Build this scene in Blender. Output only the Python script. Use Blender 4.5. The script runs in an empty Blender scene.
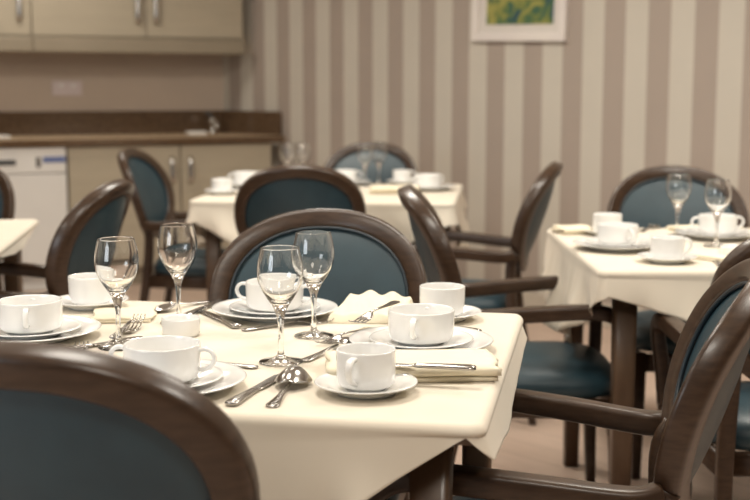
import bpy, bmesh, math, random
from mathutils import Vector, Matrix
random.seed(7)
PI = math.pi
sc = bpy.context.scene
col = sc.collection

# ------------------------------------------------------------------ camera
FPX, HOR, CAMZ = 1200.0, 90.0, 1.187
PITCH = math.atan((250 - HOR) / FPX)
CP, SP = math.cos(PITCH), math.sin(PITCH)
cam_d = bpy.data.cameras.new('camera')
cam = bpy.data.objects.new('camera', cam_d)
col.objects.link(cam)
cam.location = (0, 0, CAMZ)
cam.rotation_euler = (PI / 2 - PITCH, 0, 0)
cam_d.sensor_width = 36
cam_d.lens = 36 * FPX / 750
cam_d.clip_start = .02
cam_d.dof.use_dof = True
cam_d.dof.focus_distance = 1.95
cam_d.dof.aperture_fstop = 4.2
sc.camera = cam


def at(x, y, z=.7535):
    """point of the horizontal plane z seen at photo pixel x, y"""
    u, v = (x - 375) / FPX, (y - 250) / FPX
    d = Vector((u, CP - v * SP, -(v * CP + SP)))
    return Vector((0, 0, CAMZ)) + d * ((z - CAMZ) / d.z)


# ------------------------------------------------------------------ materials
def new_mat(name):
    m = bpy.data.materials.new(name)
    m.use_nodes = True
    nt = m.node_tree
    return m, nt, nt.nodes['Principled BSDF']


def N(nt, typ, **kw):
    n = nt.nodes.new(typ)
    for k, v in kw.items():
        if k in n.inputs:
            n.inputs[k].default_value = v
        else:
            setattr(n, k, v)
    return n


def rgb(c):
    return (c[0], c[1], c[2], 1)


def noise_mat(name, c1, c2, rough=.5, scale=20, stretch=(1, 1, 1), detail=4, bump=0, bscale=200, coat=0, metallic=0, spec=.5, sheen=0):
    m, nt, b = new_mat(name)
    tc = N(nt, 'ShaderNodeTexCoord')
    mp = N(nt, 'ShaderNodeMapping', Scale=stretch)
    nt.links.new(tc.outputs['Object'], mp.inputs['Vector'])
    no = N(nt, 'ShaderNodeTexNoise', Scale=scale, Detail=detail)
    nt.links.new(mp.outputs[0], no.inputs['Vector'])
    cr = N(nt, 'ShaderNodeValToRGB')
    cr.color_ramp.elements[0].position = .3
    cr.color_ramp.elements[1].position = .7
    cr.color_ramp.elements[0].color = rgb(c1)
    cr.color_ramp.elements[1].color = rgb(c2)
    nt.links.new(no.outputs[0], cr.inputs[0])
    nt.links.new(cr.outputs[0], b.inputs['Base Color'])
    b.inputs['Roughness'].default_value = rough
    b.inputs['Metallic'].default_value = metallic
    b.inputs['Specular IOR Level'].default_value = spec
    b.inputs['Coat Weight'].default_value = coat
    b.inputs['Coat Roughness'].default_value = .15
    b.inputs['Sheen Weight'].default_value = sheen
    if bump:
        n2 = N(nt, 'ShaderNodeTexNoise', Scale=bscale, Detail=3)
        nt.links.new(tc.outputs['Object'], n2.inputs['Vector'])
        bp = N(nt, 'ShaderNodeBump', Strength=bump, Distance=.002)
        nt.links.new(n2.outputs[0], bp.inputs['Height'])
        nt.links.new(bp.outputs[0], b.inputs['Normal'])
    return m


WOOD = noise_mat('dark walnut stain', (.032, .017, .009), (.060, .034, .020), .33, 9, (3, 3, 14), 6, .05, 120, .10, 0, .4)
TWOOD = noise_mat('table walnut stain', (.075, .042, .023), (.115, .070, .041), .38, 9, (3, 3, 1), 6, .05, 120, .1, 0, .4)
LEATHER = noise_mat('teal leather', (.015, .038, .052), (.021, .050, .065), .42, 14, (1, 1, 1), 4, .12, 420, 0, 0, .5)
PIPING = noise_mat('dark teal piping', (.010, .020, .028), (.014, .026, .034), .4, 30)
CLOTH = noise_mat('cream damask cloth', (.715, .65, .54), (.755, .69, .58), .85, 6, (1, 1, 1), 3, .18, 900, 0, 0, .2, .15)
NAPKIN = noise_mat('ivory napkin', (.80, .72, .55), (.84, .765, .60), .9, 12, (1, 1, 1), 3, .3, 700, 0, 0, .2, .1)
CHINA = noise_mat('white glazed china', (.84, .835, .815), (.87, .865, .845), .14, 3, (1, 1, 1), 2, 0, 1, .5)
STEEL = noise_mat('polished cutlery steel', (.42, .40, .38), (.48, .46, .44), .2, 20, (1, 1, 1), 2, 0, 1, 0, 1)
CHROME = noise_mat('brushed chrome', (.55, .53, .50), (.62, .60, .57), .25, 20, (1, 1, 1), 2, 0, 1, 0, 1)
CABINET = noise_mat('taupe cabinet laminate', (.40, .345, .255), (.43, .37, .275), .45, 4, (1, 1, 6), 3, .03, 60)
CARCASS = noise_mat('darker taupe trim', (.27, .225, .16), (.30, .25, .18), .5, 4)
WORKTOP = noise_mat('brown worktop laminate', (.085, .050, .028), (.15, .095, .055), .12, 40, (1, 1, 1), 6, .04, 90)
SPLASH = noise_mat('taupe painted wall', (.50, .405, .325), (.53, .43, .345), .7, 3, (1, 1, 1), 3, .05, 200)
COUNTER_SHEEN = noise_mat('worktop laminate with painted sheen', (.42, .31, .20), (.50, .38, .26), .55, 40, (1, 1, 1), 6, .04, 90, 0, 0, .2)  # reflected light on the worktop put into a lighter tan base colour
WHITE = noise_mat('white enamel', (.72, .70, .66), (.76, .74, .70), .3, 5)
PLASTIC = noise_mat('pale pinkish plastic', (.62, .52, .50), (.66, .56, .54), .4, 5)
DARK = noise_mat('dark plastic', (.03, .03, .03), (.05, .05, .05), .4, 9)
BLUE = noise_mat('blue printed band', (.10, .14, .30), (.14, .18, .36), .5, 9)
FRAMEW = noise_mat('off white frame paint', (.76, .70, .668), (.80, .745, .69), .4, 8)
MOUNT = noise_mat('cream picture mount', (.66, .61, .56), (.70, .65, .60), .8, 8)
CEIL = noise_mat('matt ceiling paint', (.72, .68, .62), (.75, .71, .65), .9, 5)
SKIRT = noise_mat('cream skirting gloss', (.50, .44, .36), (.54, .48, .40), .4, 6)


def glass_mat():
    m, nt, b = new_mat('clear drinking glass')
    b.inputs['Transmission Weight'].default_value = 1
    b.inputs['Roughness'].default_value = 0
    b.inputs['IOR'].default_value = 1.5
    no = N(nt, 'ShaderNodeTexNoise', Scale=4)
    cr = N(nt, 'ShaderNodeValToRGB')
    cr.color_ramp.elements[0].color = (.985, .99, .985, 1)
    cr.color_ramp.elements[1].color = (1, 1, 1, 1)
    nt.links.new(no.outputs[0], cr.inputs[0])
    nt.links.new(cr.outputs[0], b.inputs['Base Color'])
    return m


GLASS = glass_mat()


def stripe_mat():
    m, nt, b = new_mat('striped wallpaper')
    tc = N(nt, 'ShaderNodeTexCoord')
    sx = N(nt, 'ShaderNodeSeparateXYZ')
    nt.links.new(tc.outputs['Object'], sx.inputs[0])
    a = N(nt, 'ShaderNodeMath', operation='ADD')
    a.inputs[1].default_value = 2.4574 + .2507 * 40.25
    nt.links.new(sx.outputs[0], a.inputs[0])
    d = N(nt, 'ShaderNodeMath', operation='DIVIDE')
    d.inputs[1].default_value = .2507
    nt.links.new(a.outputs[0], d.inputs[0])
    fr = N(nt, 'ShaderNodeMath', operation='FRACT')
    nt.links.new(d.outputs[0], fr.inputs[0])
    cr = N(nt, 'ShaderNodeValToRGB')
    e = cr.color_ramp.elements
    L, D = (.58, .535, .46, 1), (.395, .33, .28, 1)
    e[0].position = 0; e[0].color = L
    e[1].position = .49; e[1].color = L
    for pos, c in ((.51, D), (.99, D), (1, L)):
        el = e.new(pos); el.color = c
    nt.links.new(fr.outputs[0], cr.inputs[0])
    no = N(nt, 'ShaderNodeTexNoise', Scale=3, Detail=4)
    nt.links.new(tc.outputs['Object'], no.inputs['Vector'])
    mr = N(nt, 'ShaderNodeMapRange')
    mr.inputs['To Min'].default_value = .94
    mr.inputs['To Max'].default_value = 1.06
    nt.links.new(no.outputs[0], mr.inputs[0])
    mx = N(nt, 'ShaderNodeMix', data_type='RGBA', blend_type='MULTIPLY')
    mx.inputs[0].default_value = 1
    nt.links.new(cr.outputs[0], mx.inputs[6])
    nt.links.new(mr.outputs[0], mx.inputs[7])
    nt.links.new(mx.outputs[2], b.inputs['Base Color'])
    b.inputs['Roughness'].default_value = .6
    return m


def floor_mat():
    m, nt, b = new_mat('pinkish oak plank floor')
    tc = N(nt, 'ShaderNodeTexCoord')
    mp = N(nt, 'ShaderNodeMapping')
    mp.inputs['Rotation'].default_value = (0, 0, .8)
    nt.links.new(tc.outputs['Object'], mp.inputs['Vector'])
    br = N(nt, 'ShaderNodeTexBrick', Scale=1.0)
    br.inputs['Brick Width'].default_value = 1.3
    br.inputs['Row Height'].default_value = .13
    br.inputs['Mortar Size'].default_value = .0015
    br.inputs['Color1'].default_value = (.60, .455, .365, 1)
    br.inputs['Color2'].default_value = (.54, .405, .32, 1)
    br.inputs['Mortar'].default_value = (.28, .19, .14, 1)
    nt.links.new(mp.outputs[0], br.inputs['Vector'])
    mp2 = N(nt, 'ShaderNodeMapping', Scale=(2, 22, 1))
    nt.links.new(mp.outputs[0], mp2.inputs['Vector'])
    no = N(nt, 'ShaderNodeTexNoise', Scale=3, Detail=6)
    nt.links.new(mp2.outputs[0], no.inputs['Vector'])
    mr = N(nt, 'ShaderNodeMapRange')
    mr.inputs['To Min'].default_value = .85
    mr.inputs['To Max'].default_value = 1.12
    nt.links.new(no.outputs[0], mr.inputs[0])
    mx = N(nt, 'ShaderNodeMix', data_type='RGBA', blend_type='MULTIPLY')
    mx.inputs[0].default_value = 1
    nt.links.new(br.outputs[0], mx.inputs[6])
    nt.links.new(mr.outputs[0], mx.inputs[7])
    nt.links.new(mx.outputs[2], b.inputs['Base Color'])
    b.inputs['Roughness'].default_value = .4
    return m


def painting_mat():
    m, nt, b = new_mat('green and yellow landscape paint')
    tc = N(nt, 'ShaderNodeTexCoord')
    no = N(nt, 'ShaderNodeTexNoise', Scale=9, Detail=5, Distortion=1.2)
    nt.links.new(tc.outputs['Object'], no.inputs['Vector'])
    cr = N(nt, 'ShaderNodeValToRGB')
    e = cr.color_ramp.elements
    e[0].position = .3; e[0].color = (.02, .06, .12, 1)
    e[1].position = .75; e[1].color = (.45, .36, .12, 1)
    for pos, c in ((.42, (.06, .14, .06, 1)), (.5, (.22, .24, .06, 1)), (.6, (.36, .33, .09, 1))):
        el = e.new(pos); el.color = c
    nt.links.new(no.outputs[0], cr.inputs[0])
    nt.links.new(cr.outputs[0], b.inputs['Base Color'])
    b.inputs['Roughness'].default_value = .5
    return m


STRIPE, FLOOR, PAINT = stripe_mat(), floor_mat(), painting_mat()


# ------------------------------------------------------------------ object helpers
def link(o):
    col.objects.link(o)
    return o


def mesh_from(bm, name, mat, smooth=True):
    bmesh.ops.recalc_face_normals(bm, faces=bm.faces)
    me = bpy.data.meshes.new(name)
    bm.to_mesh(me)
    bm.free()
    me.materials.append(mat)
    if smooth:
        for p in me.polygons:
            p.use_smooth = True
    return me


def obj(name, bm, mat, parent=None, smooth=True, sharp=None):
    me = mesh_from(bm, name, mat, smooth)
    if sharp:
        me.set_sharp_from_angle(angle=math.radians(sharp))
    o = link(bpy.data.objects.new(name, me))
    if parent:
        o.parent = parent
    return o


def tag(o, label=None, cat=None, group=None, kind=None):
    if label: o['label'] = label
    if cat: o['category'] = cat
    if group: o['group'] = group
    if kind: o['kind'] = kind
    return o


def empty(name, loc=(0, 0, 0), rz=0):
    o = link(bpy.data.objects.new(name, None))
    o.location = loc
    o.rotation_euler = (0, 0, rz)
    o.empty_display_size = .05
    return o


def kids(o):
    return [c for c in bpy.data.objects if c.parent == o]


def copy_tree(o, parent=None):
    c = o.copy()
    link(c)
    c.parent = parent
    for ch in kids(o):
        copy_tree(ch, c)
    return c


def box(bm, lo, hi, bev=0, seg=2):
    t = bmesh.new()
    bmesh.ops.create_cube(t, size=1)
    for v in t.verts:
        v.co = Vector([(lo[i] + hi[i]) / 2 + v.co[i] * (hi[i] - lo[i]) for i in range(3)])
    if bev:
        bmesh.ops.bevel(t, geom=t.edges[:], offset=bev, segments=seg, affect='EDGES', profile=.5)
    merge(bm, t)


def merge(bm, t):
    me = bpy.data.meshes.new('scratch')
    t.to_mesh(me)
    t.free()
    bm.from_mesh(me)
    bpy.data.meshes.remove(me)


def lathe(bm, prof, seg=48, c=(0, 0)):
    rings = []
    for r, z in prof:
        if r < 1e-6:
            rings.append([bm.verts.new((c[0], c[1], z))])
        else:
            rings.append([bm.verts.new((c[0] + r * math.cos(2 * PI * i / seg), c[1] + r * math.sin(2 * PI * i / seg), z)) for i in range(seg)])
    for a, b in zip(rings, rings[1:]):
        for i in range(seg):
            j = (i + 1) % seg
            if len(a) == 1 and len(b) == 1:
                continue
            if len(a) == 1:
                bm.faces.new((a[0], b[i], b[j]))
            elif len(b) == 1:
                bm.faces.new((a[i], a[j], b[0]))
            else:
                bm.faces.new((a[i], a[j], b[j], b[i]))


def catmull(pts, n=6, closed=False):
    P = [Vector(p) for p in pts]
    out = []
    m = len(P)
    for i in range(m if closed else m - 1):
        if closed:
            p0, p1, p2, p3 = P[(i - 1) % m], P[i], P[(i + 1) % m], P[(i + 2) % m]
        else:
            p0, p1, p2, p3 = P[max(i - 1, 0)], P[i], P[i + 1], P[min(i + 2, m - 1)]
        for k in range(n):
            t = k / n
            out.append(.5 * ((2 * p1) + (p2 - p0) * t + (2 * p0 - 5 * p1 + 4 * p2 - p3) * t * t + (3 * p1 - p0 - 3 * p2 + p3) * t ** 3))
    if not closed:
        out.append(P[-1])
    return out


def smooth_profile(prof, n=5):
    return [(max(p.x, 0), p.z) for p in catmull([(r, 0, z) for r, z in prof], n)]


def sweep(bm, pts, half, up=(0, 0, 1), ns=14, ex=3.2, cap=True, closed=False):
    """superellipse section half=(a along side, b along up), or a list of them, swept along pts"""
    pts = [Vector(p) for p in pts]
    up = Vector(up)
    n = len(pts)
    rings = []
    for i, p in enumerate(pts):
        if closed:
            t = (pts[(i + 1) % n] - pts[i - 1]).normalized()
        else:
            t = (pts[min(i + 1, n - 1)] - pts[max(i - 1, 0)]).normalized()
        s = t.cross(up)
        if s.length < 1e-4:
            s = Vector((1, 0, 0))
        s.normalize()
        u = s.cross(t).normalized()
        a, b = half[i] if isinstance(half, list) else half
        ring = []
        for k in range(ns):
            th = 2 * PI * (k + .5) / ns
            c, d = math.cos(th), math.sin(th)
            ring.append(bm.verts.new(p + s * (a * math.copysign(abs(c) ** (2 / ex), c)) + u * (b * math.copysign(abs(d) ** (2 / ex), d))))
        rings.append(ring)
    m = n if closed else n - 1
    for i in range(m):
        A, B = rings[i], rings[(i + 1) % n]
        for k in range(ns):
            j = (k + 1) % ns
            bm.faces.new((A[k], A[j], B[j], B[k]))
    if cap and not closed:
        bm.faces.new(rings[0][::-1])
        bm.faces.new(rings[-1])


def lerp(a, b, t):
    return a + (b - a) * t


# ------------------------------------------------------------------ the room
KA = math.atan2(.400, .9166)                       # the kitchen wall's bearing
K0 = Vector((-1.04, 8.19, 0))                      # inner corner of the two walls
SA = math.atan2(-.71319, .70097)                   # the striped wall's bearing
S0 = Vector((.875, 6.26, 0))
HROOM = 2.6


def struct(name, bm, mat, loc=(0, 0, 0), rz=0, smooth=False, parent=None):
    o = obj(name, bm, mat, parent, smooth)
    o.location = loc
    o.rotation_euler = (0, 0, rz)
    if parent is None:
        o['kind'] = 'structure'
    return o


bm = bmesh.new(); box(bm, (-7, -2.5, -.1), (7, 10.5, 0)); struct('floor', bm, FLOOR)
bm = bmesh.new(); box(bm, (-7, -2.5, HROOM), (7, 10.5, HROOM + .1)); struct('ceiling', bm, CEIL)
bm = bmesh.new(); box(bm, (-2.72, 0, 0), (6.5, .12, HROOM)); struct('wall_right', bm, STRIPE, S0, SA)
bm = bmesh.new(); box(bm, (-6, 0, 0), (.05, .12, HROOM)); struct('wall_back', bm, SPLASH, K0, KA)
bm = bmesh.new(); box(bm, (-1.9, -.018, 0), (6.5, -.0005, .12), .004); struct('baseboard_right', bm, SKIRT, S0, SA)


def klocal(px, ly):
    """coordinate along the kitchen wall where the vertical plane at local y = ly is met by pixel column px"""
    c, s = math.cos(KA), math.sin(KA)
    ex, ey = Vector((c, s)), Vector((-s, c))
    o = Vector((K0.x, K0.y)) + ey * ly
    r = Vector(((px - 375) / FPX, 1 / CP))          # at the horizon
    det = r.x * -ex.y + ex.x * r.y
    t = (o.x * -ex.y + ex.x * o.y) / det
    return (r * t - o).dot(ex)


FY = -.70                                            # base unit door front
BX = [klocal(65, FY), klocal(179, FY), klocal(283, FY)]
WX = [klocal(34, -.36), klocal(148, -.36), klocal(244, -.36)]
DW = (BX[0] - .72, BX[0])


def bar_handle(name, parent, x, y, z0, z1):
    b = bmesh.new()
    sweep(b, catmull([(x, y + .002, z0), (x, y - .028, z0 + .02), (x, y - .032, (z0 + z1) / 2), (x, y - .028, z1 - .02), (x, y + .002, z1)], 6), (.007, .016), up=(1, 0, 0), ex=2.5)
    return obj(name, b, CHROME, parent)


def kroot(name, label, cat, group=None):
    return tag(empty(name, K0, KA), label, cat, group)


def prism(bm, x0, x1, y0, y1, z0, z1):
    # box whose right end follows the striped wall where it would run into it
    lim = lambda y: min(x1, -y * .3836 - .012)
    lo = [bm.verts.new(p) for p in ((x0, y0, z0), (lim(y0), y0, z0), (lim(y1), y1, z0), (x0, y1, z0))]
    hi = [bm.verts.new((v.co.x, v.co.y, z1)) for v in lo]
    bm.faces.new(lo[::-1]); bm.faces.new(hi)
    for i in range(4):
        j = (i + 1) % 4
        bm.faces.new((lo[i], lo[j], hi[j], hi[i]))


# base cabinets
def base_cabinet(x0, x1, handles, label):
    t = kroot('base_cabinet', label, 'cabinet', 'taupe kitchen base cabinets')
    b = bmesh.new(); prism(b, x0, x1, FY + .022, -.03, .10, .856); prism(b, x0, x1 - .01, FY + .08, -.05, 0, .10); obj('body', b, CARCASS, t, False)
    for a, c, hx in handles:
        b = bmesh.new(); box(b, (a + .003, FY, .12), (c - .003, FY + .02, .85), .002)
        d = obj('door', b, CABINET, t, False)
        bar_handle('handle', d, hx, FY, .62, .78)
    return t


base_cabinet(BX[0] + .004, BX[1] - .002, [(BX[0] + .004, BX[1] - .002, BX[1] - .055)], 'taupe base cabinet with one door next to the white dishwasher')
base_cabinet(BX[1] + .002, BX[2] - .08, [(BX[1] + .002, BX[2] - .08, BX[1] + .058)], 'taupe base cabinet at the worktop end by the striped wall')
# dishwasher
t = kroot('dishwasher', 'white dishwasher with a blue label under the brown worktop', 'dishwasher')
b = bmesh.new(); box(b, (DW[0], FY + .03, .10), (DW[1] - .006, -.03, .855)); box(b, (DW[0] + .01, FY + .09, 0), (DW[1] - .01, -.06, .10)); obj('body', b, WHITE, t, False)
b = bmesh.new(); box(b, (DW[0] + .002, FY - .005, .12), (DW[1] - .008, FY + .03, .70), .004); obj('door', b, WHITE, t, False)
b = bmesh.new(); box(b, (DW[0] + .002, FY - .008, .705), (DW[1] - .008, FY + .03, .852), .004); pnl = obj('control_panel', b, WHITE, t, False)
b = bmesh.new(); box(b, (klocal(-25, FY), FY - .013, .755), (klocal(13, FY), FY - .007, .785), .003); tag(obj('handle', b, DARK, pnl, False), 'dark recessed handle')
b = bmesh.new(); box(b, (klocal(40, FY), FY - .0105, .765), (klocal(63, FY), FY - .0075, .800), .001); obj('label', b, BLUE, pnl, False)
b = bmesh.new(); box(b, (klocal(33, FY), FY - .0105, .738), (klocal(38, FY), FY - .0075, .80), .001); obj('button', b, CHROME, pnl, False)
# worktop with return upstand along the striped wall
tx = .205
b = bmesh.new()
lo = [b.verts.new(p) for p in ((-4.6, -.001, .858), (-.006, -.001, .858), (tx - .006, -.72, .858), (-4.6, -.72, .858))]
hi = [b.verts.new((v.co.x, v.co.y, .90)) for v in lo]
b.faces.new(lo); b.faces.new(hi)
for i in range(4):
    j = (i + 1) % 4
    b.faces.new((lo[i], lo[j], hi[j], hi[i]))
bmesh.ops.recalc_face_normals(b, faces=b.faces)
w = obj('kitchen_worktop', b, COUNTER_SHEEN, None, False)
w.location = K0; w.rotation_euler = (0, 0, KA)
tag(w, 'long worktop, its sheen painted tan, with dark brown upstand over the taupe base cabinets', 'worktop')
b = bmesh.new(); box(b, (-4.6, -.724, .857), (tx - .010, -.7195, .899)); tag(obj('edging', b, WORKTOP, w, False), 'dark brown front edge')
b = bmesh.new(); box(b, (-4.6, -.022, .8995), (-.012, -.002, 1.05), .002); obj('upstand', b, WORKTOP, w, False)
b = bmesh.new(); box(b, (0, -.022, .8995), (.63, -.002, 1.05), .002)
u = obj('upstand', b, WORKTOP, w, False)
u.rotation_euler = (0, 0, SA - KA)
# wall cabinets
def wall_cabinet(x0, x1, doors, label):
    t = kroot('wall_cabinet', label, 'cabinet', 'taupe kitchen wall cabinets')
    b = bmesh.new(); prism(b, x0, x1, -.34, -.002, 1.50, 2.25); obj('body', b, CARCASS, t, False)
    b = bmesh.new(); box(b, (x0, -.385, 1.415), (x1, -.335, 1.50), .006); box(b, (x0, -.37, 1.435), (x1, -.335, 1.51), .002); obj('pelmet', b, CARCASS, t, False)
    for a, c, hx in doors:
        b = bmesh.new(); box(b, (a + .003, -.36, 1.515), (c - .003, -.341, 2.24), .003)
        d = obj('door', b, CABINET, t, False)
        bar_handle('handle', d, hx, -.36, 1.60, 1.86)


wall_cabinet(WX[0] - .72, WX[0] - .001, [(WX[0] - .72, WX[0] - .001, klocal(22, -.36))], 'taupe wall cabinet at the far left with one bar handle')
wall_cabinet(WX[0] + .001, WX[2], [(WX[0] + .001, WX[1], klocal(139, -.36)), (WX[1], WX[2], klocal(157, -.36))], 'double door taupe wall cabinet beside the striped wall')
# socket and tap
t = kroot('double_socket', 'pale double socket on the wall above the brown upstand', 'socket')
xa, xb = klocal(52, 0), klocal(82, 0)
b = bmesh.new(); box(b, (xa, -.012, 1.150), (xb, -.0005, 1.245), .004); obj('plate', b, PLASTIC, t, False)
for q in (.3, .7):
    x = lerp(xa, xb, q)
    b = bmesh.new(); box(b, (x - .012, -.016, 1.205), (x + .012, -.011, 1.225), .002); obj('switch', b, WHITE, t, False)
t = kroot('kitchen_tap', 'chrome kitchen tap on the worktop near the corner', 'tap')
x = klocal(212, -.18)
b = bmesh.new(); lathe(b, [(0, .9002), (.028, .9002), (.028, .91), (.018, .92), (.018, .95), (.022, .96), (.022, 1.0), (0, 1.005)], 24)
for v in b.verts:
    v.co += Vector((x, -.18, 0))
obj('body', b, CHROME, t)
b = bmesh.new(); sweep(b, catmull([(x, -.18, .94), (x - .01, -.24, .98), (x - .02, -.33, .98), (x - .02, -.36, .945)], 6), (.011, .011), ns=12, ex=2); obj('spout', b, CHROME, t)
b = bmesh.new(); sweep(b, [(x, -.18, 1.0), (x - .01, -.17, 1.02), (x - .04, -.16, 1.05)], (.018, .010), ns=12, ex=2); tag(obj('lever', b, DARK, t), 'dark lever')
b = bmesh.new(); box(b, (klocal(186, -.35) , -.42, .9002), (klocal(204, -.35), -.30, .925), .01, 3)  # small white rounded block near the tap
o = obj('white_block', b, WHITE, None); o.location = K0; o.rotation_euler = (0, 0, KA); tag(o, 'small white block on the worktop beside the tap', 'dish')
b = bmesh.new(); box(b, (klocal(-20, -.4), -.50, .9002), (klocal(7, -.4), -.34, .917), .006, 3)
o = obj('folded_cloth', b, WHITE, None); o.location = K0; o.rotation_euler = (0, 0, KA); tag(o, 'folded white cloth on the worktop above the dishwasher', 'cloth')


# framed picture on the striped wall
def slocal(px):
    r = Vector(((px - 375) / FPX, 1 / CP))
    ex = Vector((math.cos(SA), math.sin(SA)))
    o = S0.to_2d()
    det = r.x * -ex.y + ex.x * r.y
    t = (o.x * -ex.y + ex.x * o.y) / det
    return (r * t - o).dot(ex)


pa, pb = slocal(474), slocal(567)
pc = (pa + pb) / 2
pw = (pb - pa) / 2
pz = 1.187 + 46.5 / 1190 * 6.45
pt = empty('framed_picture', (S0.x + pc * math.cos(SA), S0.y + pc * math.sin(SA), pz), SA)
pt.rotation_euler = (0, .03, SA)
pc = pz = 0
tag(pt, 'white framed green and yellow landscape picture on the striped wall', 'picture')
ph = .62
b = bmesh.new()
fw = .045
for lo_, hi_ in (((pc - pw, -.035, pz), (pc + pw, -.001, pz + fw)), ((pc - pw, -.035, pz + ph - fw), (pc + pw, -.001, pz + ph)), ((pc - pw, -.035, pz + fw), (pc - pw + fw, -.001, pz + ph - fw)), ((pc + pw - fw, -.035, pz + fw), (pc + pw, -.001, pz + ph - fw))):
    box(b, lo_, hi_, .004)
fr = obj('frame', b, FRAMEW, pt, False)
b = bmesh.new(); box(b, (pc - pw + fw, -.016, pz + fw), (pc + pw - fw, -.002, pz + ph - fw)); obj('mount', b, MOUNT, pt, False)
b = bmesh.new(); box(b, (pc - pw + .095, -.019, pz + .088), (pc + pw - .085, -.0155, pz + ph - .115)); obj('painting', b, PAINT, pt, False)

# ------------------------------------------------------------------ dining chair
REC = math.radians(18.5)
CR, SR = math.cos(REC), math.sin(REC)
WC, RX, RZ = .271, .2165, .188


def back(x, w, o=0):
    q = .055 * (x / .236) ** 2 + o
    return Vector((x, -.20 + q * CR - w * SR, .47 + w * CR + q * SR))


def se(th, rx, rz, e=2.15):
    c, s = math.cos(th), math.sin(th)
    return rx * math.copysign(abs(c) ** (2 / e), c), WC + rz * math.copysign(abs(s) ** (2 / e), s)


def ring_bm():
    b = bmesh.new()
    n, ns = 72, 16
    rings = []
    for i in range(n):
        th = 2 * PI * i / n
        ring = []
        for k in range(ns):
            a = 2 * PI * (k + .5) / ns
            c, d = math.cos(a), math.sin(a)
            r = .0215 * math.copysign(abs(c) ** .42, c)
            o = .0205 * math.copysign(abs(d) ** .42, d)
            x, w = se(th, RX + r, RZ + r)
            ring.append(b.verts.new(back(x, w, o)))
        rings.append(ring)
    for i in range(n):
        A, B = rings[i], rings[(i + 1) % n]
        for k in range(ns):
            j = (k + 1) % ns
            b.faces.new((A[k], A[j], B[j], B[k]))
    return b


def pad_bm():
    b = bmesh.new()
    n = 64
    rows = []
    prof = []                                        # (scale, offset) front centre -> rim -> rear centre
    for t in (0.001, .3, .55, .75, .88, .95, .985, 1):
        prof.append((t, .008 + .020 * (1 - t ** 2.6)))
    for t in (1, .985, .95, .88, .75, .55, .3, .001):
        prof.append((t, -.006 - .012 * (1 - t ** 2.6)))
    for s, o in prof:
        row = []
        for i in range(n):
            x, w = se(2 * PI * i / n, (RX - .018) * s, (RZ - .018) * s)
            row.append(b.verts.new(back(x, w, o)))
        rows.append(row)
    for A, B in zip(rows, rows[1:]):
        for i in range(n):
            j = (i + 1) % n
            b.faces.new((A[i], A[j], B[j], B[i]))
    b.faces.new(rows[0]); b.faces.new(rows[-1][::-1])
    return b


def piping_bm():
    b = bmesh.new()
    n = 72
    pts = []
    for i in range(n):
        x, w = se(2 * PI * i / n, RX - .0225, RZ - .0225)
        pts.append(back(x, w, .014))
    sweep(b, pts, (.0042, .0042), up=(0, 1, .2), ns=8, ex=2, closed=True)
    return b


def seat_bm():
    b = bmesh.new()
    nu = 48
    rows = []

    def outline(th, s):
        c, d = math.cos(th), math.sin(th)
        y = .215 * s * math.copysign(abs(d) ** .55, d)
        hw = lerp(.205, .232, (y + .215) / .43)
        return hw * s * math.copysign(abs(c) ** .55, c), y + .012
    prof = [(.02, .474), (.4, .472), (.7, .466), (.88, .455), (.96, .441), (1, .424), (1, .405), (.975, .392), (.5, .390), (.02, .390)]
    for s, z in prof:
        rows.append([b.verts.new((*outline(2 * PI * i / nu, s), z)) for i in range(nu)])
    for A, B in zip(rows, rows[1:]):
        for i in range(nu):
            j = (i + 1) % nu
            b.faces.new((A[i], A[j], B[j], B[i]))
    b.faces.new(rows[0]); b.faces.new(rows[-1][::-1])
    return b


def apron_bm():
    b = bmesh.new()
    for s in (-1, 1):
        sweep(b, [(s * .190, -.19, .362), (s * .208, .19, .362)], (.011, .029))
    sweep(b, [(-.205, .205, .362), (.205, .205, .362)], (.011, .029))
    sweep(b, [(-.19, -.185, .362), (.19, -.185, .362)], (.011, .029))
    return b


def front_leg_bm(s):
    b = bmesh.new()
    sweep(b, [(s * .216, .212, 0), (s * .214, .205, .2), (s * .213, .2, .392)], [(.0135, .0135), (.018, .018), (.021, .021)], up=(0, 1, 0), ex=5)
    return b


def rear_leg_bm(s):
    b = bmesh.new()
    p = catmull([(s * .196, -.285, 0), (s * .190, -.235, .2), (s * .183, -.205, .38), back(s * .172, .08, .004), back(s * .178, .145, 0)], 5)
    sweep(b, p, [(lerp(.0135, .019, min(1, i / 10)),) * 2 for i in range(len(p))], up=(0, 1, 0), ex=4)
    return b


def arm_safe(s):
    """arm whose section frame stays upright round the front bend"""
    b = bmesh.new()
    p = catmull([back(s * .200, .135, 0), (s * .216, -.16, .604), (s * .232, -.02, .616), (s * .241, .12, .624), (s * .241, .185, .612), (s * .238, .215, .57), (s * .224, .217, .48), (s * .217, .212, .39)], 6)
    n = len(p)
    rings = []
    side = Vector((1, 0, 0))
    ns, ex = 16, 5
    for i in range(n):
        tt = (p[min(i + 1, n - 1)] - p[max(i - 1, 0)]).normalized()
        u = side.cross(tt).normalized()
        sd = tt.cross(u).normalized()
        t = i / (n - 1)
        a = .0175 + .004 * math.sin(PI * min(1, t * 1.6))
        h = lerp(.021, .0175, t)
        ring = []
        for k in range(ns):
            th = 2 * PI * (k + .5) / ns
            c, d = math.cos(th), math.sin(th)
            ring.append(b.verts.new(p[i] + sd * (a * math.copysign(abs(c) ** (2 / ex), c)) + u * (h * math.copysign(abs(d) ** (2 / ex), d))))
        rings.append(ring)
    for A, B in zip(rings, rings[1:]):
        for k in range(ns):
            j = (k + 1) % ns
            b.faces.new((A[k], A[j], B[j], B[k]))
    b.faces.new(rings[0][::-1]); b.faces.new(rings[-1])
    return b


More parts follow.
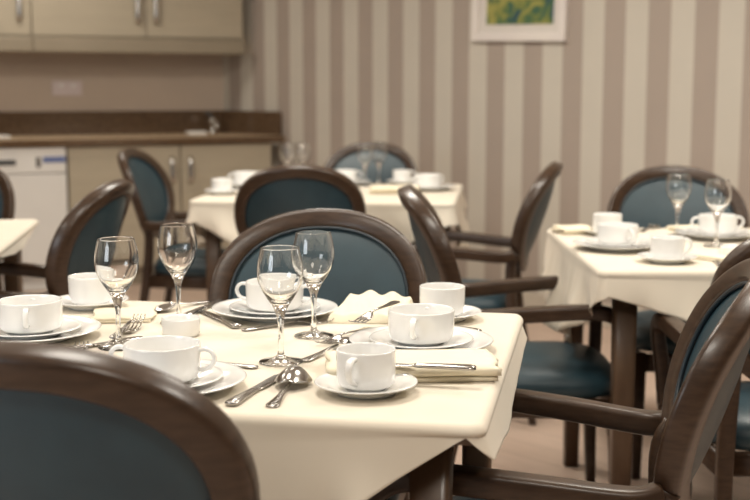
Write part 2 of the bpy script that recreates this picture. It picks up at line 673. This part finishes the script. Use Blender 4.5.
CHAIR_PARTS = [('seat', mesh_from(seat_bm(), 'seat', LEATHER)), ('seat_frame', mesh_from(apron_bm(), 'seat_frame', WOOD)),
               ('back_frame', mesh_from(ring_bm(), 'back_frame', WOOD)), ('backrest', mesh_from(pad_bm(), 'backrest', LEATHER)),
               ('piping', mesh_from(piping_bm(), 'piping', PIPING))]
for s in (-1, 1):
    CHAIR_PARTS.append(('leg', mesh_from(front_leg_bm(s), 'front_leg', WOOD)))
    CHAIR_PARTS.append(('leg', mesh_from(rear_leg_bm(s), 'rear_leg', WOOD)))
ARM_PARTS = [('armrest', mesh_from(arm_safe(s), 'armrest', WOOD)) for s in (-1, 1)]


def chair(x, y, deg, label, arms=True):
    t = empty('dining_chair', (x, y, 0), math.radians(deg))
    made = {}
    for n, me in CHAIR_PARTS + (ARM_PARTS if arms else []):
        o = link(bpy.data.objects.new(n, me))
        o.parent = made['backrest'] if n == 'piping' else t
        made[n] = o
    tag(t, label, 'chair', 'teal upholstered oval back dining chairs')
    return t


chair(-.322, 1.555, -10.5, 'oval back chair with its back to the camera, before the nearest table', False)
chair(-.166, 2.290, 169.5, 'oval back chair facing the camera across the nearest table, teal pad showing', False)
chair(.262, 1.90, 75, 'armchair seen side on at the right end of the nearest table, arms under its cloth')
chair(-.27, 4.54, 0, 'oval back chair with its dark back to us at the middle table', False)
chair(-.06, 5.68, 172, 'oval back chair on the far side of the middle table by the striped wall', False)
chair(-.765, 5.32, -98, 'oval back armchair at the left end of the middle table, before the cabinets')
chair(.320, 4.42, 80, 'armchair seen edge on at the right end of the middle table')
chair(.43, 3.26, -91, 'armchair drawn up to the left side of the right table, its seat in view')
chair(1.02, 3.79, 180, 'oval back chair behind the right table with teal pad facing us', False)
chair(.955, 2.77, 0, 'armchair on the near side of the right table, mostly behind the side-on armchair')
chair(-1.085, 3.53, 83, 'armchair seen from behind at the right side of the left edge table')
chair(-1.60, 4.20, 172, 'oval back chair on the far side of the left edge table', False)


# ------------------------------------------------------------------ tables and cloths
def table(cx, cy, W, D, deg, label, cloth_label, drops, seed, inset=.05, flare=None):
    t = empty('dining_table', (cx, cy, 0), math.radians(deg))
    tag(t, label, 'table', 'square dark wood dining tables')
    b = bmesh.new(); box(b, (-W / 2, -D / 2, .722), (W / 2, D / 2, .75), .006); obj('tabletop', b, TWOOD, t)
    b = bmesh.new()
    e = inset
    for lo_, hi_ in (((-W / 2 + e, -D / 2 + e, .668), (W / 2 - e, -D / 2 + e + .02, .722)), ((-W / 2 + e, D / 2 - e - .02, .668), (W / 2 - e, D / 2 - e, .722)), ((-W / 2 + e, -D / 2 + e, .668), (-W / 2 + e + .02, D / 2 - e, .722)), ((W / 2 - e - .02, -D / 2 + e, .668), (W / 2 - e, D / 2 - e, .722))):
        box(b, lo_, hi_)
    obj('apron', b, TWOOD, t, False)
    for sx in (-1, 1):
        for sy in (-1, 1):
            b = bmesh.new()
            x, y = sx * (W / 2 - e - .02), sy * (D / 2 - e - .02)
            sweep(b, [(x, y, 0), (x, y, .4), (x, y, .722)], [(.022, .022), (.027, .027), (.029, .029)], up=(0, 1, 0), ex=7, ns=20)
            obj('leg', b, TWOOD, t)
    # cloth laid cornerwise: it hangs deepest in the middle of each side
    b = bmesh.new()
    hw, hd, rc = W / 2 + .004, D / 2 + .004, .018
    rnd = random.Random(seed)
    ph = [rnd.uniform(0, 6.28) for _ in range(6)]
    per = []                                        # (point, normal, drop, side-ness)

    def drop(side, s, L):
        d0, k0, d1, k1, mx = drops[side]
        return min(d0 + k0 * s, d1 + k1 * (L - s), mx)
    # order: front (x from + to -), left, back, right -> each measured from its first corner
    sides = [('front', Vector((hw, -hd)), Vector((-1, 0)), 2 * hw, Vector((0, -1))), ('left', Vector((-hw, -hd)), Vector((0, 1)), 2 * hd, Vector((-1, 0))),
             ('back', Vector((-hw, hd)), Vector((1, 0)), 2 * hw, Vector((0, 1))), ('right', Vector((hw, hd)), Vector((0, -1)), 2 * hd, Vector((1, 0)))]
    fl_ = dict(front=.10, left=.08, back=.08, right=.10)
    fl_.update(flare or {})
    for q, (nm, p0, d, L, nrm) in enumerate(sides):
        m = 64
        for i in range(m + 1):
            s = rc + (L - 2 * rc) * i / m
            per.append((p0 + d * s, nrm, drop(nm, s, L), s, L, fl_[nm]))
        nnm, np0, nd, nL, nnrm = sides[(q + 1) % 4]
        cc = p0 + d * (L - rc) - nrm * rc
        da, db = drop(nm, L - rc, L), drop(nnm, rc, nL)
        for k in range(1, 8):
            a = k / 8
            n2 = (nrm * math.cos(a * PI / 2) + nnrm * math.sin(a * PI / 2)).normalized()
            per.append((cc + n2 * rc, n2, lerp(da, db, a), 0, L, lerp(fl_[nm], fl_[nnm], a)))
    n = len(per)
    zt, r = .753, .014
    rows = []
    for sc_ in (.0, .2, .4, .6, .75, .86, .94, .985):
        row = []
        for (p, nr, dd, s, L, ff) in per:
            q = p * sc_
            row.append(b.verts.new((q.x, q.y, zt + (.0006 * math.sin(9 * q.x + ph[0]) * math.sin(11 * q.y + ph[1]) if sc_ < .98 else 0))))
        rows.append(row)
    row = [b.verts.new((p.x - nr.x * .006, p.y - nr.y * .006, zt)) for (p, nr, dd, s, L, ff) in per]
    rows.append(row)
    for a in (.25, .5, .75, 1):
        rows.append([b.verts.new((p.x + nr.x * (-.006 + r * math.sin(a * PI / 2)), p.y + nr.y * (-.006 + r * math.sin(a * PI / 2)), zt - r * (1 - math.cos(a * PI / 2)))) for (p, nr, dd, s, L, ff) in per])
    nd_ = 14
    for k in range(1, nd_ + 1):
        t_ = k / nd_
        row = []
        for i, (p, nr, dd, s, L, ff) in enumerate(per):
            dep = max(dd - r, .003) * t_
            wav = (.24 if ff < .2 else .05) * dep * min(1, dep / .12) * (.7 * math.sin(s * 15 + 9 * dep + ph[2]) + .35 * math.sin(s * 34 + 16 * dep + ph[3]) + .2 * math.sin(s * 71 + ph[4]))
            corner = math.exp(-(min(s, L - s) / .10) ** 2) if s else 1
            fl = .004 + ff * dep + .10 * dep * corner + wav * (1 - .5 * corner)
            fl = max(fl, .002)
            row.append(b.verts.new((p.x + nr.x * fl, p.y + nr.y * fl, zt - r - dep)))
        rows.append(row)
    c = b.verts.new((0, 0, zt))
    for v in rows[0]:
        pass
    bmesh.ops.delete(b, geom=rows[0], context='VERTS')
    rows = rows[1:]
    for i in range(n):
        j = (i + 1) % n
        b.faces.new((c, rows[0][i], rows[0][j]))
    for A, B in zip(rows, rows[1:]):
        for i in range(n):
            j = (i + 1) % n
            b.faces.new((A[i], B[i], B[j], A[j]))
    bmesh.ops.recalc_face_normals(b, faces=b.faces)
    o = obj('tablecloth', b, CLOTH)
    if o.data.polygons[0].normal.z < 0:
        o.data.flip_normals()
    md = o.modifiers.new('thickness', 'SOLIDIFY')
    md.thickness = .0014
    md.offset = -1
    o.location = (cx, cy, 0)
    o.rotation_euler = (0, 0, math.radians(deg))
    tag(o, cloth_label, 'tablecloth', 'cream cloths laid cornerwise on the tables')


def from_corner(p, W, D, deg, sx):
    a = math.radians(deg)
    ex, ey = Vector((math.cos(a), math.sin(a))), Vector((-math.sin(a), math.cos(a)))
    c = Vector(p) - ex * (sx * W / 2) + ey * (D / 2)
    return c.x, c.y


T = lambda d0, k, mx: (d0, k, d0, k, mx)
x, y = from_corner((.134, 1.527), 1.0, .80, -10.5, 1)
table(x, y, 1.0, .80, -10.5, 'dark wood table nearest the camera, fully laid for dining', 'cream cloth on the nearest table, its front corner lifting off the leg',
      {'front': (.004, .66, .03, .66, .27), 'left': T(.04, .3, .15), 'back': T(.03, .2, .06), 'right': (.045, .05, .050, .10, .085)}, 1, .05, {'right': .28, 'front': .14})
x, y = from_corner((.302, 4.66), 1.04, .92, -6, 1)
table(x, y, 1.04, .92, -6, 'dark wood table in the middle by the striped wall', 'cream cloth on the table before the kitchen cabinets',
      {'front': T(.08, .5, .26), 'left': T(.10, .4, .24), 'back': T(.06, .3, .2), 'right': T(.08, .45, .24)}, 2)
table(1.045, 3.335, .98, .89, 0, 'dark wood table at the right of the room', 'cream cloth on the right table, long point hanging at its left side',
      {'front': (.07, .35, .06, .30, .2), 'left': T(.08, .50, .26), 'back': T(.05, .2, .1), 'right': T(.05, .4, .2)}, 3)
table(-1.56, 3.54, .95, .90, 8, 'dark wood table cut off by the left edge', 'cream cloth on the table at the left edge, one empty corner in view',
      {'front': T(.02, .3, .2), 'left': T(.02, .4, .2), 'back': T(.02, .2, .1), 'right': T(.012, .10, .05)}, 4)

# ------------------------------------------------------------------ crockery
PR = .122
def plate_mesh(name, r, h, mat=CHINA):
    k = r / .122
    b = bmesh.new()
    p = [(0, .002), (.060 * k, .002), (.066 * k, 0), (.071 * k, 0), (.074 * k, .003), (.095 * k, h * .55), (.116 * k, h * .90), (.1205 * k, h * .96), (.122 * k, h), (.1205 * k, h + .0015), (.115 * k, h + .0005), (.092 * k, h * .62 + .003), (.078 * k, .0075), (.068 * k, .0062), (0, .006)]
    lathe(b, p, 72)
    return mesh_from(b, name, mat)


M_PLATE = plate_mesh('dinner_plate', .122, .018)
M_SAUCER = plate_mesh('soup_saucer', .088, .014)
M_CSAUCER = plate_mesh('coffee_saucer', .075, .016)


def cup_mesh(name, r, h, foot):
    b = bmesh.new()
    t = .0028
    p = [(0, .0028), (foot - .004, .0028), (foot - .003, 0), (foot, 0), (foot + .001, .003)]
    p += smooth_profile([(foot + .001, .003), (r * .90, .006), (r * .965, .013), (r * .985, .024), (r, h * .8), (r, h - .0012)], 4)[1:]
    p += [(r - t * .2, h - .0002), (r - t * .5, h), (r - t * .85, h - .0004), (r - t, h - .0015)]
    p += smooth_profile([(r - t, h - .0015), (r * .985 - t, .024), (r * .93 - t, .012), (r * .80 - t, .0075), (0.001, .006)], 4)[1:]
    p += [(0, .006)]
    lathe(b, p, 64)
    return mesh_from(b, name, CHINA)


def handle_mesh(name, r, pts, sec):
    b = bmesh.new()
    p = catmull([(r + x, 0, z) for x, z in pts], 6)
    sweep(b, p, sec, up=(0, 1, 0), ns=12, ex=2.3)
    return mesh_from(b, name, CHINA)


M_CUP = cup_mesh('coffee_cup', .0433, .058, .030)
M_CUPH = handle_mesh('handle', .0433, [(-.003, .050), (.010, .051), (.019, .045), (.021, .034), (.014, .022), (.002, .016), (-.004, .014)], (.0036, .0055))
M_SOUP = cup_mesh('soup_cup', .0560, .056, .038)
M_SOUPH = handle_mesh('handle', .056, [(-.003, .046), (.008, .049), (.018, .045), (.022, .035), (.017, .024), (.006, .019), (-.003, .020)], (.0034, .0050))
b = bmesh.new(); lathe(b, [(0, .002), (.026, .002), (.027, 0), (.031, 0), (.034, .004), (.0345, .030), (.034, .032), (.033, .032), (.032, .029), (.031, .007), (.026, .004), (0, .004)], 48)
M_RAM = mesh_from(b, 'butter_ramekin', CHINA)
b = bmesh.new()
outer = [(0, 0), (.034, 0), (.0355, .001), (.0345, .0022)] + smooth_profile([(.0345, .0022), (.026, .0045), (.012, .0075), (.0058, .014), (.0042, .030), (.0042, .050), (.0052, .066), (.0078, .079), (.0128, .091), (.0208, .103), (.0292, .117), (.0352, .132), (.0370, .146), (.0359, .160), (.0333, .174), (.0305, .1855)], 5)[1:]
inner = [(.0302, .1860), (.0298, .1860), (.0296, .1855)] + smooth_profile([(.0296, .1855), (.0323, .174), (.0349, .160), (.0359, .146), (.0340, .133), (.0279, .1185), (.0200, .1075), (.0120, .1000), (.0055, .0968), (.0005, .096)], 5)[1:] + [(0, .096)]
lathe(b, outer + inner, 64)
M_GLASS = mesh_from(b, 'wine_glass', GLASS)


def put(name, me, loc, rz, label, cat, group, kids_=()):
    o = link(bpy.data.objects.new(name, me))
    o.location = loc
    o.rotation_euler = (0, 0, rz)
    tag(o, label, cat, group)
    for kn, km, kr in kids_:
        c = link(bpy.data.objects.new(kn, km))
        c.parent = o
        c.rotation_euler = (0, 0, kr)
    return o


ZC = .7537
G_PLATE, G_SAUC, G_CSAUC = 'white dinner plates', 'white soup saucers', 'white coffee saucers'
G_CUP, G_SOUP, G_GLASS = 'white coffee cups', 'white two-handled soup cups', 'stemmed wine glasses'


def plate(px, py, label):
    return put('dinner_plate', M_PLATE, at(px, py, ZC), 0, label, 'plate', G_PLATE)


def soup_set(px, py, rot, where, saucer_label=None, plate_=True, jitter=(0, 0)):
    p = at(px, py, ZC)
    if plate_:
        put('dinner_plate', M_PLATE, p, 0, 'white dinner plate under the soup cup ' + where, 'plate', G_PLATE)
    z = ZC + (.0063 if plate_ else 0)
    q = Vector((p.x + jitter[0], p.y + jitter[1], z))
    put('soup_saucer', M_SAUCER, q, 0, 'white saucer directly beneath the soup cup ' + where, 'saucer', G_SAUC)
    put('soup_cup', M_SOUP, (q.x, q.y, z + .0063), math.radians(rot), 'white two-handled soup cup ' + where, 'cup', G_SOUP, [('handle', M_SOUPH, 0), ('handle', M_SOUPH, PI)])


def coffee_set(px, py, rot, where):
    p = at(px, py, ZC)
    put('coffee_saucer', M_CSAUCER, p, 0, 'white coffee saucer ' + where, 'saucer', G_CSAUC)
    put('coffee_cup', M_CUP, (p.x, p.y, ZC + .0063), math.radians(rot), 'white coffee cup ' + where, 'cup', G_CUP, [('handle', M_CUPH, 0)])


def glass(px, py, label):
    return put('wine_glass', M_GLASS, at(px, py, ZC), random.uniform(0, 6), label, 'glass', G_GLASS)


# nearest table
soup_set(163, 389, -8, 'behind the curved top of the nearest chair back')
soup_set(421, 349, -103, 'at the right end of the nearest table')
soup_set(275, 316, 165, 'behind the two glasses, before the teal-padded chair')
soup_set(31, 338, -80, 'at the left edge of the photo')
coffee_set(366, 392, -112, 'in the middle foreground, in front of the flat napkin')
coffee_set(442, 319, 50, 'at the far right corner of the nearest table')
coffee_set(91, 307, 60, 'behind the leftmost wine glass')
put('butter_ramekin', M_RAM, at(181, 335, ZC), 0, 'small white ramekin behind the foreground soup cup', 'ramekin', None)
glass(281, 362, 'empty wine glass in front of its pair, nearest the spoon')
glass(314, 336, 'empty wine glass just right of and behind the central one, before the teal chair')
glass(119, 347, 'empty wine glass standing left beside the folded napkin and forks')
glass(179, 323, 'empty wine glass behind the small ramekin, second from the left')
# right table
soup_set(617, 249, -70, 'nearest the left side of the right table')
coffee_set(667, 262, 10, 'at the front edge of the right table')
coffee_set(607, 235, 100, 'at the far left corner of the right table')
soup_set(717, 238, 5, 'at the back of the right table')
glass(677, 236, 'wine glass on the right table against the teal chair pad')
glass(716, 246, 'wine glass on the right table, the rightmost of all glasses')
put('butter_ramekin', M_RAM, at(733, 258, ZC), 0, 'small white ramekin on the right table near the photo edge', 'ramekin', None)
# middle table
soup_set(246, 187, 20, 'at the left end of the middle table')
coffee_set(222, 194, 60, 'at the front left corner of the middle table')
soup_set(428, 190, 30, 'at the right end of the middle table')
soup_set(345, 185, 5, 'on the far side of the middle table')
coffee_set(402, 184, 0, 'on the middle table beyond the cream napkin')
glass(288, 184, 'wine glass at the left on the middle table')
glass(303, 183, 'wine glass right of the leftmost one on the middle table')
glass(365, 186, 'wine glass in the centre of the middle table before the far chair')
glass(379, 184, 'wine glass right of centre on the middle table before the far chair')

# ------------------------------------------------------------------ cutlery
def shaft(b, x0, x1, prof, ns=10):
    """prof: list of (t, halfwidth, halfthick, z)"""
    pts = [(lerp(x0, x1, t), 0, z) for t, w, h, z in prof]
    sweep(b, pts, [(w, h) for t, w, h, z in prof], ns=ns, ex=2.2)


def handle_bm(L):
    b = bmesh.new()
    shaft(b, 0, L, [(0, .004, .0012, .0016), (.02, .0078, .0016, .0018), (.08, .0105, .0019, .0021), (.2, .0090, .0019, .0026), (.45, .0055, .0017, .0045), (.75, .0034, .0016, .0075), (1, .0030, .0015, .0088)], 12)
    return b


def spoon_bowl_bm(x0, L, W, dep):
    b = bmesh.new()
    nu, nv = 20, 14
    top, botm = [], []
    for i in range(nu + 1):
        t = i / nu
        hw = W * (math.sin(PI * min(1, max(0, t * .93 + .055))) ** .62)
        rt, rb = [], []
        for j in range(nv + 1):
            s = j / nv * 2 - 1
            y = hw * s
            rise = .0085 * (1 - t) ** 2 + .0045 + .0015 * t
            k = max(0, (1 - s * s)) * (math.sin(PI * min(1, max(.02, t))) ** .6)
            z = rise - dep * k
            rt.append(b.verts.new((x0 + L * t, y, z + .0016 * .5)))
            rb.append(b.verts.new((x0 + L * t, y, z - .0016 * .5)))
        top.append(rt); botm.append(rb)
    for i in range(nu):
        for j in range(nv):
            b.faces.new((top[i][j], top[i + 1][j], top[i + 1][j + 1], top[i][j + 1]))
            b.faces.new((botm[i][j], botm[i][j + 1], botm[i + 1][j + 1], botm[i + 1][j]))
        for j in (0, nv):
            b.faces.new((top[i][j], botm[i][j], botm[i + 1][j], top[i + 1][j]))
    for i in (0, nu):
        for j in range(nv):
            b.faces.new((top[i][j], top[i][j + 1], botm[i][j + 1], botm[i][j]))
    mz = min(v.co.z for v in b.verts)
    for v in b.verts:
        v.co.z += max(0, .0004 - mz)
    return b


def fork_head_bm(x0, L, W):
    b = bmesh.new()
    pl = L * .48
    shaft(b, x0, x0 + pl, [(0, .003, .0014, .0088), (.3, W * .6, .0013, .0070), (.6, W * .95, .0012, .0045), (1, W, .0011, .0028)], 12)
    for k in range(4):
        y = W * (k - 1.5) / 1.5 * .80
        sweep(b, [(x0 + pl * .95, y, .0028), (x0 + L * .7, y, .0024), (x0 + L * .88, y, .0050), (x0 + L, y * .96, .0095)], [(W * .11, .0011), (W * .11, .0011), (W * .10, .0010), (W * .07, .0006)], ns=8, ex=2.2)
    return b


def blade_bm(x0, L):
    b = bmesh.new()
    shaft(b, x0, x0 + L, [(0, .0048, .0026, .0036), (.04, .0075, .0016, .0034), (.1, .0092, .0011, .0032), (.6, .0098, .0010, .0028), (.85, .0090, .0009, .0024), (.97, .005, .0008, .0020), (1, .0012, .0006, .0018)], 12)
    return b


def knife_handle_bm(L):
    b = bmesh.new()
    shaft(b, 0, L, [(0, .006, .0025, .0042), (.03, .0095, .0038, .0044), (.12, .0105, .0043, .0046), (.4, .0085, .0042, .0045), (.8, .0066, .0038, .0040), (.95, .0070, .0036, .0038), (1, .0055, .0028, .0036)], 14)
    return b


KNIFE = [('handle', mesh_from(knife_handle_bm(.092), 'knife_handle', STEEL)), ('blade', mesh_from(blade_bm(.091, .108), 'blade', STEEL))]
SPOON = [('handle', mesh_from(handle_bm(.106), 'spoon_handle', STEEL)), ('bowl', mesh_from(spoon_bowl_bm(.090, .082, .0275, -.021), 'spoon_bowl', STEEL))]
USPOON = [('handle', mesh_from(handle_bm(.105), 'spoon_handle', STEEL)), ('bowl', mesh_from(spoon_bowl_bm(.101, .054, .0185, .006), 'spoon_bowl', STEEL))]
DSPOON = [('handle', mesh_from(handle_bm(.105), 'spoon_handle', STEEL)), ('bowl', mesh_from(spoon_bowl_bm(.101, .054, .0185, -.010), 'spoon_bowl', STEEL))]
FORK = [('handle', mesh_from(handle_bm(.112), 'fork_handle', STEEL)), ('tines', mesh_from(fork_head_bm(.110, .072, .0132), 'tines', STEEL))]


def cutlery(name, parts, a, bb, label, group, z=ZC, tilt=0, tip=False):
    """a, b: photo pixels of the handle end and the tip on the table"""
    A, B = at(a[0], a[1], z), at(bb[0], bb[1], z)
    d = B - A
    t = empty(name, B - d.normalized() * .182 if tip else A)
    t.rotation_euler = (0, tilt, math.atan2(d.y, d.x))
    for n, me in parts:
        o = link(bpy.data.objects.new(n, me))
        o.parent = t
    tag(t, label, name.split('_')[-1], group)
    return t


GK, GS, GF = 'steel table knives', 'steel spoons', 'steel forks'
cutlery('table_knife', KNIFE, (230, 407), (281, 376), 'steel knife beside the big spoon in the foreground', GK)
cutlery('soup_spoon', SPOON, (271, 408), (313, 366), 'large soup spoon lying bowl away in the foreground', GS)
cutlery('table_knife', KNIFE, (238, 329), (192, 307), 'steel knife with thick handle left of the far dinner plate', GK)
cutlery('table_knife', KNIFE, (186, 318), (216, 303), 'steel knife crossing behind the ramekin towards the far plate', GK)
cutlery('dessert_spoon', USPOON, (209, 302), (160, 312), 'steel spoon behind the ramekin with its bowl to the left', GS)
cutlery('dessert_fork', FORK, (242, 331), (312, 324), 'slim steel fork lying along the front of the far plate', GF)
cutlery('dessert_spoon', DSPOON, (303, 362), (340, 349), 'dessert spoon behind the foreground coffee cup', GS)
cutlery('dessert_fork', FORK, (385, 323), (320, 347), 'dessert fork lying beside the convex dessert spoon, tines to the left', GF, ZC, 0, True)
cutlery('table_fork', FORK, (104, 346), (140, 319), 'fork by the flat napkin at the left, farther of two', GF, ZC + .0095, 0, True)
cutlery('table_fork', FORK, (96, 354), (136, 328), 'fork beside the leftmost napkin, nearer of two', GF, ZC, 0, True)
cutlery('table_fork', FORK, (64, 378), (82, 347), 'fork whose tines show above the nearest chair back', GF, ZC, 0, True)
cutlery('table_knife', KNIFE, (46, 356), (108, 344), 'knife tip showing left of the leftmost wine glass foot', GK)
cutlery('dessert_spoon', DSPOON, (258, 368), (212, 366), 'spoon handle end right of the foreground soup cup plate', GS)
cutlery('table_knife', KNIFE, (476, 371), (385, 366), 'knife lying on the flat folded napkin', GK, ZC + .0255)
cutlery('table_fork', FORK, (492, 340), (440, 332), 'fork handle showing beyond the right-hand dinner plate', GF)
cutlery('table_knife', KNIFE, (480, 334), (430, 326), 'knife handle beyond the right-hand dinner plate, farther from it', GK)
cutlery('dessert_spoon', USPOON, (640, 232), (662, 226), 'spoon in the middle of the right table', GS)
cutlery('table_knife', KNIFE, (722, 268), (700, 246), 'knife lying slantwise on the right table', GK)

# ------------------------------------------------------------------ napkins
def folded_napkin(W, D, layers, th, seed, frill=False):
    """a cloth folded back on itself: a serpentine strip profile swept along x"""
    b = bmesh.new()
    rnd = random.Random(seed)
    r = th / layers / 2
    path = []
    for k in range(layers):
        z = r + k * 2 * r
        ys = [-D / 2 + D * i / 10 for i in range(11)]
        if k % 2:
            ys = ys[::-1]
        sh = .004 * k
        path += [(y * (1 - .03 * k) + (0 if abs(y) < D / 2 - .001 else 0), z) for y in ys]
        if k < layers - 1:
            ye = ys[-1] * (1 - .03 * k)
            for a in (.25, .5, .75):
                an = -PI / 2 + PI * a
                path.append((ye + math.copysign(r * 1.4 * math.cos(an), ye), z + r + r * math.sin(an)))
    nx = 28
    t = r * .86
    # two skins of the strip
    norm = []
    for i in range(len(path)):
        a, c = path[max(i - 1, 0)], path[min(i + 1, len(path) - 1)]
        dy, dz = c[0] - a[0], c[1] - a[1]
        l = math.hypot(dy, dz) or 1
        norm.append((-dz / l, dy / l))
    A, B = [], []
    for ix in range(nx + 1):
        u = ix / nx
        ra, rb = [], []
        for i, (y, z) in enumerate(path):
            edge = 0
            if frill and u > .85:
                edge = (u - .85) / .15
            x = -W / 2 + W * u + .004 * math.sin(y * 60 + z * 400)
            wob = .0012 * math.sin(u * 9 + y * 40 + seed) * (z / th) + edge * .005 * math.sin(y * 210 + z * 900)
            x += edge * .004 * math.sin(y * 330 + z * 600)
            zz = z + max(wob, -.0005) if z > r * 1.5 else z + max(0, wob)
            yy = y * (1 + .01 * math.sin(u * 7 + seed))
            ra.append(b.verts.new((x, yy + norm[i][0] * t, max(zz + norm[i][1] * t, .0003))))
            rb.append(b.verts.new((x, yy - norm[i][0] * t, max(zz - norm[i][1] * t, .0003))))
        A.append(ra); B.append(rb)
    m = len(path)
    for ix in range(nx):
        for i in range(m - 1):
            b.faces.new((A[ix][i], A[ix][i + 1], A[ix + 1][i + 1], A[ix + 1][i]))
            b.faces.new((B[ix][i], B[ix + 1][i], B[ix + 1][i + 1], B[ix][i + 1]))
        for i in (0, m - 1):
            b.faces.new((A[ix][i], A[ix + 1][i], B[ix + 1][i], B[ix][i]))
    for ix in (0, nx):
        for i in range(m - 1):
            b.faces.new((A[ix][i], B[ix][i], B[ix][i + 1], A[ix][i + 1]))
    return b


def place_napkin(b, p, rz, label, z=ZC):
    o = obj('folded_napkin', b, NAPKIN)
    o.location = (p.x, p.y, z)
    o.rotation_euler = (0, 0, rz)
    tag(o, label, 'napkin', 'ivory cloth napkins')
    return o


c = (at(330, 383) + at(489, 385) + at(497, 357) + at(340, 358)) / 4
place_napkin(folded_napkin(.255, .125, 3, .025, 3, True), c + Vector((-.006, -.020, 0)), math.radians(3), 'ivory napkin folded flat under a knife at the right end')
place_napkin(folded_napkin(.115, .12, 2, .0085, 5), at(124, 317), math.radians(6), 'ivory napkin lying flat behind the leftmost wine glass')
place_napkin(folded_napkin(.20, .11, 2, .014, 8), at(705, 231), math.radians(8), 'ivory napkin at the back of the right table')
place_napkin(folded_napkin(.18, .09, 2, .012, 9), at(709, 258), math.radians(-58), 'ivory napkin under the slanting knife on the right table', )
place_napkin(folded_napkin(.10, .10, 3, .02, 11), at(573, 233), math.radians(10), 'ivory napkin at the far left corner of the right table')
place_napkin(folded_napkin(.20, .13, 3, .03, 12), at(395, 193), math.radians(-5), 'ivory napkin at the right half of the middle table')


def puffed_napkin():
    b = bmesh.new()
    nx, ny = 44, 26
    W, D = .148, .115
    top, bot = [], []
    for i in range(nx + 1):
        u = i / nx
        rt, rb = [], []
        for j in range(ny + 1):
            v = j / ny
            x = (u - .5) * W * (1 - .10 * v) + .015 * v
            y = (v - .5) * D - .018 * math.sin(PI * u) * 0 + .012 * (1 - v) * (u - .5)
            e = min(u, 1 - u, v * .9, (1 - v) * 1.2) * 2
            edge = min(1, e * 9) ** .5
            sc_ = .5 + .5 * math.cos(2 * PI * (u * 2.6 + .15))
            h = .017 + .034 * (max(0, v - .12) / .88) ** .8 * (.78 + .22 * sc_) * (1 - .25 * abs(u - .45) * 2)
            h += .0022 * math.sin(u * 21 + v * 7)
            h *= 1 - .35 * max(0, v - .88) / .12
            rt.append(b.verts.new((x, y, max(.0016, h * edge))))
            rb.append(b.verts.new((x, y, .0004)))
        top.append(rt); bot.append(rb)
    for i in range(nx):
        for j in range(ny):
            b.faces.new((top[i][j], top[i + 1][j], top[i + 1][j + 1], top[i][j + 1]))
            b.faces.new((bot[i][j], bot[i][j + 1], bot[i + 1][j + 1], bot[i + 1][j]))
        for j in (0, ny):
            b.faces.new((top[i][j], bot[i][j], bot[i + 1][j], top[i + 1][j]))
    for i in (0, nx):
        for j in range(ny):
            b.faces.new((top[i][j], top[i][j + 1], bot[i][j + 1], bot[i][j]))
    return b


place_napkin(puffed_napkin(), at(370, 318), math.radians(-8), 'ivory napkin puffed up in soft folds before the teal-padded chair')
cutlery('table_fork', FORK, (392, 304), (354, 319), 'fork resting on the puffed ivory napkin', GF, ZC + .046, .07, True)

# ------------------------------------------------------------------ light
def area(name, loc, rot, size, power, colr, sy=None):
    l = bpy.data.lights.new(name, 'AREA')
    l.energy = power
    l.color = colr
    l.size = size
    if sy:
        l.shape = 'RECTANGLE'
        l.size_y = sy
    else:
        l.shape = 'DISK'
    o = link(bpy.data.objects.new(name, l))
    o.location = loc
    o.rotation_euler = rot
    return o


WARM = (1, .935, .83)
for i, (lx, ly, pw_) in enumerate(((-.35, 2.1, 17), (-1.9, 1.0, 12), (1.6, 2.0, 22), (-.3, 4.7, 25), (1.1, 3.5, 20), (-2.0, 4.0, 14), (-1.9, 6.5, 12), (.3, -.1, 20))):  # last one, behind the camera, is an added front fill
    area('ceiling_and_fill_light', (lx, ly, HROOM - .03), (0, 0, 0), .6, pw_ * 1.38, WARM)
area('window_daylight', (-3.2, -1.2, 1.5), (math.radians(80), 0, math.radians(-50)), 1.6, 45, (.86, .93, 1), 1.3)
wd = bpy.data.worlds.new('room_ambient')
wd.use_nodes = True
wd.node_tree.nodes['Background'].inputs[0].default_value = (1, .92, .80, 1)
wd.node_tree.nodes['Background'].inputs[1].default_value = .10
sc.world = wd

sc.view_settings.view_transform = 'Standard'
sc.view_settings.look = 'None'
sc.view_settings.exposure = .04
sc.view_settings.gamma = 1
sc.view_settings.use_curve_mapping = False
sc.cycles.use_denoising = True
sc.cycles.max_bounces = 12
sc.cycles.transmission_bounces = 12
sc.cycles.transparent_max_bounces = 12
